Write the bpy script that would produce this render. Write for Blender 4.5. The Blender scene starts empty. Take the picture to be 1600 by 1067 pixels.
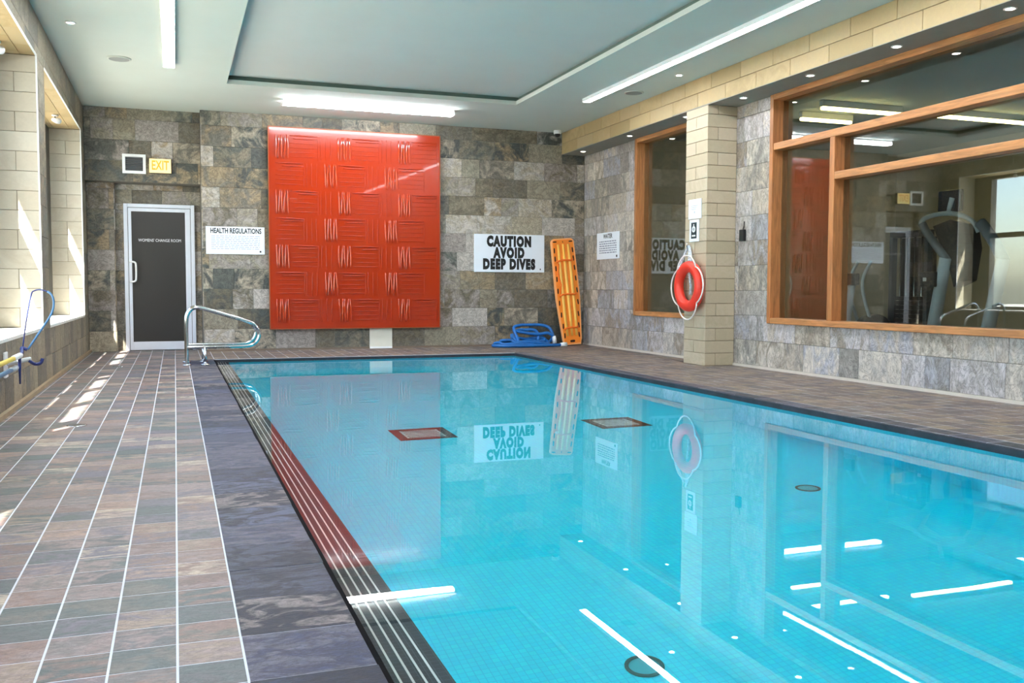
import bpy, bmesh, math, random
from mathutils import Vector, Matrix
random.seed(7)
S = bpy.context.scene
COL = S.collection

# ------------------------------------------------------------------ camera
CAM_H = 0.95
yaw, pitch, roll = math.radians(19.856), math.radians(-3.2391), math.radians(0.1397)
F = Vector((math.sin(yaw)*math.cos(pitch), math.cos(yaw)*math.cos(pitch), math.sin(pitch)))
R = Vector((math.cos(yaw), -math.sin(yaw), 0)); U = R.cross(F)
R, U = R*math.cos(roll)+U*math.sin(roll), -R*math.sin(roll)+U*math.cos(roll)
cd = bpy.data.cameras.new('camera'); cam = bpy.data.objects.new('camera', cd); COL.objects.link(cam)
cd.sensor_width = 36; cd.lens = 1457.04/1600*36; cd.clip_start = 0.05; cd.clip_end = 300
cam.matrix_world = Matrix(((R.x, U.x, -F.x, 0), (R.y, U.y, -F.y, 0), (R.z, U.z, -F.z, CAM_H), (0, 0, 0, 1)))
S.camera = cam

# ------------------------------------------------------------------ world, sun, exposure
W = bpy.data.worlds.new('sky'); S.world = W; W.use_nodes = True
wn = W.node_tree.nodes; wl = W.node_tree.links
sky = wn.new('ShaderNodeTexSky'); sky.sky_type = 'NISHITA'; sky.sun_disc = False
sky.sun_elevation = math.radians(49); sky.sun_rotation = math.radians(208); sky.air_density = 1.0; sky.dust_density = 1.5
wl.new(sky.outputs[0], wn['Background'].inputs[0]); wn['Background'].inputs[1].default_value = 0.5
sd = bpy.data.lights.new('sun', 'SUN'); sd.energy = 24.0; sd.angle = math.radians(0.5); sd.color = (1.0, 0.95, 0.86)
sun = bpy.data.objects.new('sun', sd); COL.objects.link(sun)
SUN_DIR = Vector((1.0, 1.9, -2.5)).normalized()
sun.rotation_euler = SUN_DIR.to_track_quat('-Z', 'Y').to_euler(); sun.location = (-8, -5, 14)
TUBE = 27.0           # radiance of the linear ceiling lights
S.view_settings.view_transform = 'Standard'; S.view_settings.look = 'None'
S.view_settings.exposure = 1.2; S.view_settings.gamma = 1.0; S.view_settings.use_curve_mapping = False
S.cycles.transparent_max_bounces = 24
S.cycles.use_denoising = True
S.cycles.sample_clamp_indirect = 40.0

# ------------------------------------------------------------------ main dimensions (metres)
XL, XR, YB, ZC = -1.2, 6.58, 14.62, 3.565      # left wall, right wall, back wall, ceiling
YN = -3.6                                       # wall behind the camera
PX0, PX1, PY0, PY1 = 0.474, 4.74, -2.4, 13.0    # pool
WATER = -0.04; PFLOOR = -1.35
COPX = 0.153                                    # inner edge of left coping
BEAMX, SOFF = 6.16, 3.2
SILL = 0.57

# ------------------------------------------------------------------ helpers: objects
def put(o, parent=None):
    COL.objects.link(o)
    if parent is not None: o.parent = parent
    return o
def tag(o, label=None, cat=None, group=None, kind=None):
    if label: o['label'] = label
    if cat: o['category'] = cat
    if group: o['group'] = group
    if kind: o['kind'] = kind
    return o
def empty(name, loc=(0, 0, 0)):
    o = bpy.data.objects.new(name, None); o.location = loc; o.empty_display_size = 0.1
    return put(o)
TILT = [0.0, 0.0]      # lean of the part being built: (dy per m of height, from height)
def mesh_obj(name, verts, faces, m, parent=None, smooth=False):
    if TILT[0]: verts = [(v[0], v[1]-(v[2]-TILT[1])*TILT[0], v[2]) for v in verts]
    off = Vector((0, 0, 0)) if parent is None else wloc(parent)
    me = bpy.data.meshes.new(name)
    me.from_pydata([tuple(Vector(v)-off) for v in verts], [], faces); me.update()
    if smooth: me.polygons.foreach_set('use_smooth', [True]*len(me.polygons))
    if m is not None: me.materials.append(m)
    return put(bpy.data.objects.new(name, me), parent)
def wloc(o):
    v = Vector(o.location); p = o.parent
    while p is not None: v = v+Vector(p.location); p = p.parent
    return v

class MB:
    """collects verts/faces of one part, world coordinates"""
    def __init__(s): s.v = []; s.f = []
    def add(s, v, f):
        n = len(s.v); s.v += [tuple(p) for p in v]; s.f += [tuple(i+n for i in q) for q in f]; return s
    def box(s, x0, x1, y0, y1, z0, z1):
        v = [(x, y, z) for z in (z0, z1) for y in (y0, y1) for x in (x0, x1)]
        return s.add(v, [(0, 2, 3, 1), (4, 5, 7, 6), (0, 1, 5, 4), (2, 6, 7, 3), (0, 4, 6, 2), (1, 3, 7, 5)])
    def rbox(s, x0, x1, y0, y1, z0, z1, b=0.01, seg=2):
        bm = bmesh.new(); bmesh.ops.create_cube(bm, size=1)
        for v in bm.verts:
            v.co = Vector(((x0+x1)/2+v.co.x*(x1-x0), (y0+y1)/2+v.co.y*(y1-y0), (z0+z1)/2+v.co.z*(z1-z0)))
        bmesh.ops.bevel(bm, geom=bm.edges[:], offset=b, segments=seg, profile=0.5, affect='EDGES')
        bm.verts.index_update(); v = [q.co.copy() for q in bm.verts]; f = [[q.index for q in p.verts] for p in bm.faces]; bm.free()
        return s.add(v, f)
    def tube(s, pts, r, seg=8, closed=False, caps=True):
        pts = [Vector(p) for p in pts]; n = len(pts); rr = r if isinstance(r, (list, tuple)) else [r]*n
        tang = []
        for i in range(n):
            a = pts[(i-1) % n] if (closed or i > 0) else pts[i]; b = pts[(i+1) % n] if (closed or i < n-1) else pts[i]
            tang.append((b-a).normalized())
        ref = Vector((0, 0, 1)) if abs(tang[0].z) < 0.9 else Vector((1, 0, 0))
        nx = (ref-tang[0]*ref.dot(tang[0])).normalized(); v = []; f = []
        for i in range(n):
            nx = (nx-tang[i]*nx.dot(tang[i])).normalized(); ny = tang[i].cross(nx)
            for k in range(seg):
                a = 2*math.pi*k/seg; v.append(pts[i]+(nx*math.cos(a)+ny*math.sin(a))*rr[i])
        m = n if closed else n-1
        for i in range(m):
            j = (i+1) % n
            for k in range(seg): f.append((i*seg+k, i*seg+(k+1) % seg, j*seg+(k+1) % seg, j*seg+k))
        if caps and not closed: f.append(tuple(range(seg-1, -1, -1))); f.append(tuple((n-1)*seg+k for k in range(seg)))
        return s.add(v, f)
    def lathe(s, prof, c, axis='z', seg=24):
        """prof: list of (radius, height along axis)"""
        c = Vector(c); v = []; f = []
        for (r, h) in prof:
            for k in range(seg):
                a = 2*math.pi*k/seg; p, q = r*math.cos(a), r*math.sin(a)
                v.append(c+(Vector((p, q, h)) if axis == 'z' else Vector((h, p, q)) if axis == 'x' else Vector((q, h, p))))
        for i in range(len(prof)-1):
            for k in range(seg): f.append((i*seg+k, i*seg+(k+1) % seg, (i+1)*seg+(k+1) % seg, (i+1)*seg+k))
        f.append(tuple(range(seg-1, -1, -1))); f.append(tuple((len(prof)-1)*seg+k for k in range(seg)))
        return s.add(v, f)
    def quad(s, a, b, c, d): return s.add([a, b, c, d], [(0, 1, 2, 3)])
    def build(s, name, m, parent=None, smooth=False): return mesh_obj(name, s.v, s.f, m, parent, smooth)

def crom(pts, n=6, closed=False):
    P = [Vector(p) for p in pts]; N = len(P); out = []
    for i in range(N if closed else N-1):
        if closed: a, b, c, d = P[(i-1) % N], P[i], P[(i+1) % N], P[(i+2) % N]
        else: a, b, c, d = P[max(i-1, 0)], P[i], P[i+1], P[min(i+2, N-1)]
        for k in range(n):
            t = k/n
            out.append(0.5*((2*b)+(c-a)*t+(2*a-5*b+4*c-d)*t*t+(3*b-a-3*c+d)*t**3))
    if not closed: out.append(P[-1])
    return out

def text_obj(name, body, size, c, u, v, n, m, parent=None, xs=1.0, bold=0.0, ext=0.0006, align='CENTER', space=1.0):
    """flat lettering in the plane spanned by u (reading direction) and v (up), n out of the surface"""
    cu = bpy.data.curves.new(name+'_curve', 'FONT'); cu.body = body; cu.size = size; cu.align_x = align; cu.align_y = 'CENTER'
    cu.offset = bold; cu.extrude = ext; cu.space_character = space; cu.resolution_u = 3
    tmp = bpy.data.objects.new(name+'_tmp', cu); COL.objects.link(tmp)
    dg = bpy.context.evaluated_depsgraph_get()
    me = bpy.data.meshes.new_from_object(tmp.evaluated_get(dg)); bpy.data.objects.remove(tmp)
    u, v, n, c = Vector(u), Vector(v), Vector(n), Vector(c)
    off = Vector((0, 0, 0)) if parent is None else wloc(parent)
    for q in me.vertices: q.co = c+u*q.co.x*xs+v*q.co.y+n*q.co.z-off
    me.materials.clear(); me.materials.append(m); me.name = name
    return put(bpy.data.objects.new(name, me), parent)

# ------------------------------------------------------------------ helpers: materials
def lin(c): return tuple((x/255/12.92 if x/255 <= 0.04045 else ((x/255+0.055)/1.055)**2.4) for x in c)+(1.0,)
class NT:
    def __init__(s, name):
        s.m = bpy.data.materials.new(name); s.m.use_nodes = True; s.t = s.m.node_tree; s.b = s.t.nodes['Principled BSDF']; s.out = s.t.nodes['Material Output']
    def n(s, typ, **k):
        x = s.t.nodes.new(typ)
        for a, b in k.items(): setattr(x, a, b)
        return x
    def l(s, a, b): s.t.links.new(a, b)
    def val(s, sock, v):
        if hasattr(v, 'is_output'): s.l(v, sock)
        else: sock.default_value = v
    def math(s, op, a, b=0.0, c=0.0):
        x = s.n('ShaderNodeMath', operation=op); s.val(x.inputs[0], a); s.val(x.inputs[1], b)
        if op in ('MULTIPLY_ADD',): s.val(x.inputs[2], c)
        return x.outputs[0]
    def noise(s, vec, scale, detail=4, rough=0.55, dist=0.0):
        x = s.n('ShaderNodeTexNoise'); s.l(vec, x.inputs['Vector']); x.inputs['Scale'].default_value = scale
        x.inputs['Detail'].default_value = detail; x.inputs['Roughness'].default_value = rough; x.inputs['Distortion'].default_value = dist
        return x.outputs['Fac']
    def ramp(s, fac, stops, interp='LINEAR'):
        x = s.n('ShaderNodeValToRGB'); s.l(fac, x.inputs[0]); e = x.color_ramp; e.interpolation = interp
        while len(e.elements) > 1: e.elements.remove(e.elements[-1])
        e.elements[0].position = stops[0][0]; e.elements[0].color = stops[0][1]
        for p, c in stops[1:]:
            q = e.elements.new(p); q.color = c
        return x.outputs[0]
    def mix(s, fac, a, b, blend='MIX'):
        x = s.n('ShaderNodeMix', data_type='RGBA', blend_type=blend); s.val(x.inputs[0], fac); s.val(x.inputs[6], a); s.val(x.inputs[7], b)
        return x.outputs[2]
    def vmul(s, v, k):
        x = s.n('ShaderNodeVectorMath', operation='MULTIPLY'); s.l(v, x.inputs[0]); x.inputs[1].default_value = k; return x.outputs[0]
    def bump(s, h, strength=0.2, dist=0.01):
        x = s.n('ShaderNodeBump'); s.l(h, x.inputs['Height']); x.inputs['Strength'].default_value = strength; x.inputs['Distance'].default_value = dist
        s.l(x.outputs[0], s.b.inputs['Normal'])
def plain(name, rgb, rough=0.5, metal=0.0, spec=0.5, var=0.0, scale=8.0, coat=0.0, emit=None, estr=0.0):
    t = NT(name); t.b.inputs['Roughness'].default_value = rough; t.b.inputs['Metallic'].default_value = metal
    t.b.inputs['Specular IOR Level'].default_value = spec; t.b.inputs['Coat Weight'].default_value = coat; t.b.inputs['Coat Roughness'].default_value = 0.03
    c = lin(rgb)
    tc = t.n('ShaderNodeTexCoord'); nz = t.noise(tc.outputs['Object'], scale, 3)
    d = tuple(max(0, x*(1-var)) for x in c[:3])+(1,); e = tuple(min(1, x*(1+var)) for x in c[:3])+(1,)
    t.l(t.ramp(nz, [(0.3, d), (0.7, e)]), t.b.inputs['Base Color'])
    if emit: t.b.inputs['Emission Color'].default_value = lin(emit); t.b.inputs['Emission Strength'].default_value = estr
    return t.m
def stone(name, pal, stretch=(1, 1, 1), island=False, rough=0.55, scale=3.2, vein=0.55, gain=1.0, bump=0.25, spec=0.5, mixw=0.5, grain=0.3):
    """natural-cleft stone: every tile draws its own two tones, clouds and veins"""
    t = NT(name); tc = t.n('ShaderNodeTexCoord'); pos = tc.outputs['Object']
    if island:
        g = t.n('ShaderNodeNewGeometry'); rnd = g.outputs['Random Per Island']
    else:
        oi = t.n('ShaderNodeObjectInfo'); rnd = oi.outputs['Random']
    va = t.n('ShaderNodeVectorMath', operation='MULTIPLY'); t.l(pos, va.inputs[0]); va.inputs[1].default_value = stretch
    cb = t.n('ShaderNodeCombineXYZ'); t.l(t.math('MULTIPLY', rnd, 57.0), cb.inputs[0]); t.l(t.math('MULTIPLY', rnd, 91.0), cb.inputs[1]); t.l(t.math('MULTIPLY', rnd, 23.0), cb.inputs[2])
    ad = t.n('ShaderNodeVectorMath', operation='ADD'); t.l(va.outputs[0], ad.inputs[0]); t.l(cb.outputs[0], ad.inputs[1]); v = ad.outputs[0]
    n1 = t.noise(v, scale, 7, 0.62, 1.6); n2 = t.noise(v, scale*5, 6, 0.65, 0.6); n3 = t.noise(v, scale*1.7, 9, 0.7, 3.0)
    N = len(pal); cols = [lin(c) for c in pal]
    f2 = t.math('FRACT', t.math('MULTIPLY', rnd, 13.7)); f3 = t.math('FRACT', t.math('MULTIPLY', rnd, 41.3))
    a = t.ramp(f2, [(i/N, cols[i]) for i in range(N)], 'CONSTANT'); b = t.ramp(f3, [(i/N, cols[(i*3+1) % N]) for i in range(N)], 'CONSTANT')
    m = t.ramp(n1, [(0.5-mixw*0.25, (0, 0, 0, 1)), (0.5+mixw*0.25, (1, 1, 1, 1))])
    c = t.mix(m, a, b)
    vn = t.ramp(n3, [(0.44, (1, 1, 1, 1)), (0.5, (1-vein,)*3+(1,)), (0.53, (1, 1, 1, 1))])
    c = t.mix(1.0, c, vn, 'MULTIPLY')
    gr = t.ramp(n2, [(0.25, ((1-grain)*gain,)*3+(1,)), (0.75, ((1+grain)*gain,)*3+(1,))])
    c = t.mix(1.0, c, gr, 'MULTIPLY'); t.l(c, t.b.inputs['Base Color'])
    t.l(t.ramp(n2, [(0.2, (rough-0.12,)*3+(1,)), (0.8, (min(1, rough+0.15),)*3+(1,))]), t.b.inputs['Roughness'])
    t.b.inputs['Specular IOR Level'].default_value = spec
    if bump: t.bump(n3, bump, 0.006)
    return t.m
def glassmat(name, tint=(1, 1, 1), base=0.04, gain=1.0):
    """thin clear pane: Schlick mix of straight-through and mirror"""
    t = NT(name); lw = t.n('ShaderNodeLayerWeight'); lw.inputs[0].default_value = 0.5
    f = t.math('POWER', lw.outputs['Facing'], 3.2); f = t.math('MULTIPLY_ADD', f, (1-base)*gain, base)
    tr = t.n('ShaderNodeBsdfTransparent'); tr.inputs[0].default_value = tuple(tint)+(1,)
    gl = t.n('ShaderNodeBsdfGlossy'); gl.inputs['Roughness'].default_value = 0.0
    mx = t.n('ShaderNodeMixShader'); t.l(f, mx.inputs[0]); t.l(tr.outputs[0], mx.inputs[1]); t.l(gl.outputs[0], mx.inputs[2])
    t.l(mx.outputs[0], t.out.inputs['Surface']); return t.m
def emitter(name, rgb, strength):
    t = NT(name); e = t.n('ShaderNodeEmission'); e.inputs[0].default_value = lin(rgb); e.inputs[1].default_value = strength
    t.l(e.outputs[0], t.out.inputs['Surface']); return t.m

WALLPAL = [(151, 143, 126), (120, 114, 104), (174, 162, 143), (94, 95, 89), (140, 130, 112), (185, 177, 170), (113, 104, 87), (158, 149, 143), (80, 84, 81), (158, 140, 113)]
RIGHTPAL = [(181, 174, 168), (162, 155, 149), (199, 193, 195), (140, 136, 130), (186, 174, 160), (173, 172, 181), (151, 140, 126), (205, 195, 183)]
DECKPAL = [(119, 113, 112), (133, 112, 105), (99, 100, 102), (146, 129, 117), (111, 106, 115), (122, 104, 100), (90, 93, 96), (139, 123, 121), (112, 109, 104), (178, 162, 146), (92, 99, 99), (157, 133, 121)]
COPPAL = [(59, 64, 86), (84, 90, 114), (37, 42, 58), (70, 73, 91), (94, 92, 106), (48, 56, 79), (122, 114, 114), (38, 42, 56)]
RDECKPAL = [(119, 107, 99), (138, 120, 107), (97, 92, 90), (130, 120, 114), (110, 98, 96), (147, 131, 112)]
BEIGE = [(177, 153, 110), (184, 160, 117), (169, 146, 103), (180, 158, 119)]
CREAM = [(190, 181, 162), (196, 189, 172), (184, 175, 156), (192, 185, 168)]
COLPAL = [(190, 176, 150), (182, 169, 143), (195, 181, 158), (186, 172, 148)]
M = {}
M['wall'] = stone('slate_wall', WALLPAL, (1, 1, 1), rough=0.5, vein=0.5, mixw=0.35, grain=0.32, scale=3.2)
M['wallr'] = stone('slate_light', RIGHTPAL, (1.6, 0.8, 1), rough=0.5, vein=0.5, mixw=0.35, grain=0.26, scale=2.8)
M['dado'] = stone('slate_dado', [(156, 146, 124), (130, 122, 106), (170, 158, 136), (118, 116, 108), (164, 150, 126), (106, 102, 94)], (2.0, 1.4, 0.6), rough=0.5)
M['deck'] = stone('slate_deck', DECKPAL, (0.8, 1.7, 1), rough=0.5, vein=0.3, scale=7, bump=0.2, mixw=0.3, grain=0.42, spec=0.35)
M['deckfar'] = stone('slate_deck_far', DECKPAL, (0.8, 1.7, 1), island=True, rough=0.5, vein=0.3, scale=7, bump=0.2, mixw=0.3, grain=0.42, spec=0.35)
M['cop'] = stone('slate_coping', COPPAL, (0.9, 1.7, 1), rough=0.5, vein=0.4, scale=6.0, bump=0.4, mixw=0.22, grain=0.65, spec=0.3)
M['copr'] = stone('slate_coping_dark', COPPAL, (2.0, 0.8, 1), rough=0.4, vein=0.4, scale=4.0, bump=0.4, gain=0.8)
M['rdeck'] = stone('slate_right_deck', RDECKPAL, (2.0, 0.7, 1), island=True, rough=0.55, vein=0.35, scale=5, bump=0.2, mixw=0.3, grain=0.42, spec=0.3)
M['beige'] = stone('beige_brick', BEIGE, (1, 1, 1), rough=0.6, vein=0.03, bump=0.06, scale=5, grain=0.06)
M['cream'] = stone('cream_brick', CREAM, (1, 1, 1), rough=0.6, vein=0.02, bump=0.05, scale=5, grain=0.05)
M['colb'] = stone('column_brick', COLPAL, (1, 1, 1), rough=0.6, vein=0.02, bump=0.05, scale=5, grain=0.05)
M['grout'] = plain('grout_grey', (120, 116, 108), 0.9, var=0.1)
M['groutl'] = plain('grout_pale', (200, 204, 214), 0.8, var=0.08)
M['groutb'] = plain('grout_beige', (112, 96, 70), 0.9, var=0.1)
M['groutc'] = plain('grout_cream', (128, 116, 96), 0.9, var=0.1)
M['ceil'] = plain('ceiling_paint', (204, 209, 200), 0.85, var=0.015, scale=2)
M['tray'] = plain('tray_paint', (206, 206, 200), 0.85, var=0.015, scale=2)
M['groove'] = plain('painted_gap_shade', (96, 116, 108), 0.8, var=0.03)  # shade of the recessed tray gap, put into a dark green-grey colour
M['tube'] = emitter('tube_light', (244, 249, 255), TUBE)
M['gymtube'] = emitter('gym_tube_light', (255, 232, 150), 13.0)
M['white'] = plain('white_plastic', (236, 238, 240), 0.45, var=0.02)
M['alu'] = plain('white_aluminium', (222, 226, 236), 0.35, var=0.02)
M['black'] = plain('black_plastic', (22, 22, 24), 0.4, var=0.1)
M['ink'] = plain('black_ink', (20, 20, 22), 0.6)
M['inkgrey'] = plain('grey_ink', (120, 128, 150), 0.7)
M['chrome'] = plain('stainless_steel', (205, 210, 212), 0.16, metal=1.0, var=0.03)
M['wood'] = None

# ------------------------------------------------------------------ helpers: tiling
TILE = {}
def tile_mesh(w, h, t, m, ch):
    k = (round(w, 3), round(h, 3), round(t, 4), m.name, ch)
    if k not in TILE:
        a, b = w/2, h/2; c = min(ch, a*0.4, b*0.4)
        ring = lambda x, y, z: [(-x, -y, z), (x, -y, z), (x, y, z), (-x, y, z)]
        v = ring(a, b, 0)+ring(a, b, t-c*0.7)+ring(a-c, b-c, t)
        f = [(i, (i+1) % 4, 4+(i+1) % 4, 4+i) for i in range(4)]+[(4+i, 4+(i+1) % 4, 8+(i+1) % 4, 8+i) for i in range(4)]+[(8, 9, 10, 11), (3, 2, 1, 0)]
        me = bpy.data.meshes.new('tile'); me.from_pydata(v, [], f); me.materials.append(m); TILE[k] = me
    return TILE[k]
def cut(rects, holes):
    for (a, b, c, d) in holes:
        out = []
        for (u0, u1, v0, v1) in rects:
            if b <= u0 or a >= u1 or d <= v0 or c >= v1: out.append((u0, u1, v0, v1)); continue
            if c > v0: out.append((u0, u1, v0, c))
            if d < v1: out.append((u0, u1, d, v1))
            lo, hi = max(v0, c), min(v1, d)
            if a > u0: out.append((u0, a, lo, hi))
            if b < u1: out.append((b, u1, lo, hi))
        rects = out
    return rects
def tiling(name, parent, org, u, v, n, width, height, tw, th, m, holes=(), gu=0.004, gv=0.004, t=0.012, ch=0.003, bond=0.5, jitter=0.0, mixlen=(1.0,), start=0.0, stuff=None, proud=0.0015, first=None):
    org, u, v, n = Vector(org), Vector(u), Vector(v), Vector(n)
    off = wloc(parent); rows = []
    v0 = 0.0; r = 0
    out = []
    while v0 < height-0.012:
        h = first if (r == 0 and first) else th
        v1 = min(v0+h, height)
        x = -((r % 2)*bond*tw)-start-random.random()*jitter*tw
        while x < width-0.012:
            w = tw*random.choice(mixlen)
            for (a, b, c, d) in cut([(max(x, 0), min(x+w, width), v0, v1)], holes):
                if b-a > 0.02 and d-c > 0.02: out.append((a, b, c, d))
            x += w
        v0 = v1; r += 1
    objs = []
    rot = Matrix((u, v, n)).transposed().to_4x4()
    big = MB() if stuff else None
    for (a, b, c, d) in out:
        p = org+u*(a+b)/2+v*(c+d)/2+n*(random.random()-0.5)*proud-n*0.002
        if stuff and stuff(p):
            w2, h2 = (b-a-gu)/2, (d-c-gv)/2; cc = ch
            ring = lambda x, y, z: [p+u*sx*x+v*sy*y+n*z for sx, sy in ((-1, -1), (1, -1), (1, 1), (-1, 1))]
            vv = ring(w2, h2, 0)+ring(w2, h2, t-cc*0.7)+ring(w2-cc, h2-cc, t)
            big.add(vv, [(i, (i+1) % 4, 4+(i+1) % 4, 4+i) for i in range(4)]+[(4+i, 4+(i+1) % 4, 8+(i+1) % 4, 8+i) for i in range(4)]+[(8, 9, 10, 11)])
            continue
        o = bpy.data.objects.new(name, tile_mesh(b-a-gu, d-c-gv, t, m, ch)); COL.objects.link(o); o.parent = parent
        o.matrix_local = Matrix.Translation(p-off) @ rot; objs.append(o)
    return objs, big

# ================================================================== FLOOR AND POOL
fb = MB()
for (x0, x1, y0, y1) in ((XL-0.1, PX0-0.006, YN, 15.3), (PX1+0.006, XR+0.1, YN, 15.3), (PX0-0.006, PX1+0.006, PY1+0.006, 15.3), (PX0-0.006, PX1+0.006, YN, PY0-0.006)):
    fb.box(x0, x1, y0, y1, -0.30, -0.0010)
floor = fb.build('floor', M['groutl']); tag(floor, 'slate tiled pool deck with pale grout lines', kind='structure')
# left deck: square slate tiles, long pale joints run with the pool
TP, TR = 0.1625, 0.155
x_first = COPX-9*TP
_, far = tiling('tile', floor, (x_first, YN, 0-0.010), (1, 0, 0), (0, 1, 0), (0, 0, 1), 9*TP, 15.2-YN, TP, TR, M['deck'], gu=0.0065, gv=0.0052, t=0.012, ch=0.0008, proud=0.0004, bond=0, stuff=lambda p: p.y < 1.95 or p.y > 7.1 or p.x < XL)
o = far.build('tile_field', M['deckfar'], floor); o['kind'] = 'stuff'
# coping slabs along the left pool edge
tiling('coping_slab', floor, (COPX, YN, -0.012), (1, 0, 0), (0, 1, 0), (0, 0, 1), PX0-COPX-0.002, PY1-YN+0.02, 0.33, 0.31, M['cop'], gu=0.005, gv=0.0015, t=0.014, ch=0.0015, bond=0)
# far and right deck
big = MB()
def deckfield(x0, x1, y0, y1, tw, th):
    _, b = tiling('tile', floor, (x0, y0, -0.010), (1, 0, 0), (0, 1, 0), (0, 0, 1), x1-x0, y1-y0, tw, th, M['rdeck'], gu=0.004, gv=0.004, bond=0, stuff=lambda p: True)
    big.add(b.v, b.f)
deckfield(COPX, XR, PY1+0.02, YB, TP, TR)
deckfield(COPX, 0.42, YB, 15.2, TP, TR)
deckfield(PX1+0.17, XR, YN, PY1+0.02, TP, TR)
deckfield(PX0, PX1+0.17, YN, PY0, TP, TR)
o = big.build('tile_field', M['rdeck'], floor); o['kind'] = 'stuff'
tiling('coping_slab', floor, (PX1+0.002, PY0, -0.012), (0, 1, 0), (-1, 0, 0), (0, 0, 1), PY1-PY0+0.02, 0.001, 0.31, 0.2, M['copr'])
for o_, b_ in [tiling('coping_slab', floor, (PX1+0.17, PY0, -0.012), (0, 1, 0), (-1, 0, 0), (0, 0, 1), PY1-PY0+0.02, 0.168, 0.31, 0.168, M['copr'], t=0.014, ch=0.004)]: pass
# black edge nosing of the coping, all round the pool
nb = MB()
MB().box(PX0-0.008, PX0+0.008, PY0, PY1, -0.10, 0.0).build('pool_nosing', plain('black_nosing', (10, 10, 12), 0.9, spec=0.1), floor); nb.box(PX1-0.012, PX1+0.006, PY0, PY1, -0.10, -0.006)
nb.box(PX0, PX1, PY1-0.012, PY1+0.006, -0.10, -0.006)
nb.build('pool_nosing', plain('dark_nosing', (44, 44, 52), 0.5, var=0.5, scale=6), floor)

def mosaic(name, a, b, g, pitch, rough=0.3):
    t = NT(name); tc = t.n('ShaderNodeTexCoord'); br = t.n('ShaderNodeTexBrick'); br.offset = 0.0
    ge = t.n('ShaderNodeNewGeometry'); sp = t.n('ShaderNodeSeparateXYZ'); t.l(tc.outputs['Object'], sp.inputs[0])
    nr = t.n('ShaderNodeSeparateXYZ'); t.l(ge.outputs['Normal'], nr.inputs[0])
    flat = t.math('GREATER_THAN', t.math('ABSOLUTE', nr.outputs[2]), 0.5); facex = t.math('GREATER_THAN', t.math('ABSOLUTE', nr.outputs[0]), 0.5)
    uu = t.n('ShaderNodeMix'); t.l(facex, uu.inputs[0]); t.l(sp.outputs[0], uu.inputs[2]); t.l(sp.outputs[1], uu.inputs[3])
    vv = t.n('ShaderNodeMix'); t.l(flat, vv.inputs[0]); t.l(sp.outputs[2], vv.inputs[2]); t.l(sp.outputs[1], vv.inputs[3])
    cb = t.n('ShaderNodeCombineXYZ'); t.l(uu.outputs[0], cb.inputs[0]); t.l(vv.outputs[0], cb.inputs[1]); t.l(cb.outputs[0], br.inputs['Vector'])
    br.inputs['Scale'].default_value = 1.0; br.inputs['Brick Width'].default_value = pitch; br.inputs['Row Height'].default_value = pitch
    br.inputs['Mortar Size'].default_value = pitch*0.05; br.inputs['Mortar Smooth'].default_value = 0.3; br.inputs['Bias'].default_value = 0.0
    br.inputs['Color1'].default_value = lin(a); br.inputs['Color2'].default_value = lin(b); br.inputs['Mortar'].default_value = lin(g)
    t.l(br.outputs['Color'], t.b.inputs['Base Color']); t.b.inputs['Roughness'].default_value = rough
    return t.m
M['pool'] = mosaic('pool_mosaic', (0, 228, 255), (10, 238, 255), (0, 206, 240), 0.032)
M['band'] = mosaic('dark_mosaic', (30, 34, 44), (38, 42, 52), (70, 76, 84), 0.025)
LEDX, LEDZ = 0.655, -0.062
pb = MB()
pb.quad((LEDX, PY0, PFLOOR), (PX1, PY0, PFLOOR), (PX1, PY1, PFLOOR), (LEDX, PY1, PFLOOR))
pb.quad((LEDX, PY0, PFLOOR), (LEDX, PY1, PFLOOR), (LEDX, PY1, LEDZ), (LEDX, PY0, LEDZ))
pb.quad((PX1, PY1, PFLOOR), (PX1, PY0, PFLOOR), (PX1, PY0, -0.01), (PX1, PY1, -0.01))
pb.quad((LEDX, PY1, PFLOOR), (PX1, PY1, PFLOOR), (PX1, PY1, -0.01), (LEDX, PY1, -0.01))
pb.quad((PX1, PY0, PFLOOR), (LEDX, PY0, PFLOOR), (LEDX, PY0, -0.01), (PX1, PY0, -0.01))
basin = pb.build('pool_basin', M['pool']); tag(basin, 'cyan mosaic lined swimming pool basin', kind='structure')
MB().box(PX0, LEDX, PY0, PY1, LEDZ-0.15, LEDZ).build('gutter_ledge', M['band'], basin)
M['lineW'] = plain('white_line_tile', (240, 236, 232), 0.4)
for i in range(5):
    x = PX0+0.016+i*0.0305
    MB().box(x, x+(0.006 if i else 0.009), PY0, PY1, LEDZ-0.002, LEDZ+0.004).build('white_line', M['lineW'], basin)

# water surface
t = NT('pool_water'); t.b.inputs['Base Color'].default_value = (0.85, 1.0, 1.0, 1); t.b.inputs['Transmission Weight'].default_value = 1.0
t.b.inputs['IOR'].default_value = 1.333; t.b.inputs['Roughness'].default_value = 0.0
tc = t.n('ShaderNodeTexCoord'); nz = t.noise(tc.outputs['Object'], 1.6, 2); t.bump(nz, 0.012, 0.02)
M['water'] = t.m
wv = MB().quad((PX0, PY0, WATER), (PX1, PY0, WATER), (PX1, PY1, WATER), (PX0, PY1, WATER)).build('pool_water', M['water'])
tag(wv, 'calm clear turquoise water filling the swimming pool', 'water', kind='stuff')

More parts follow.
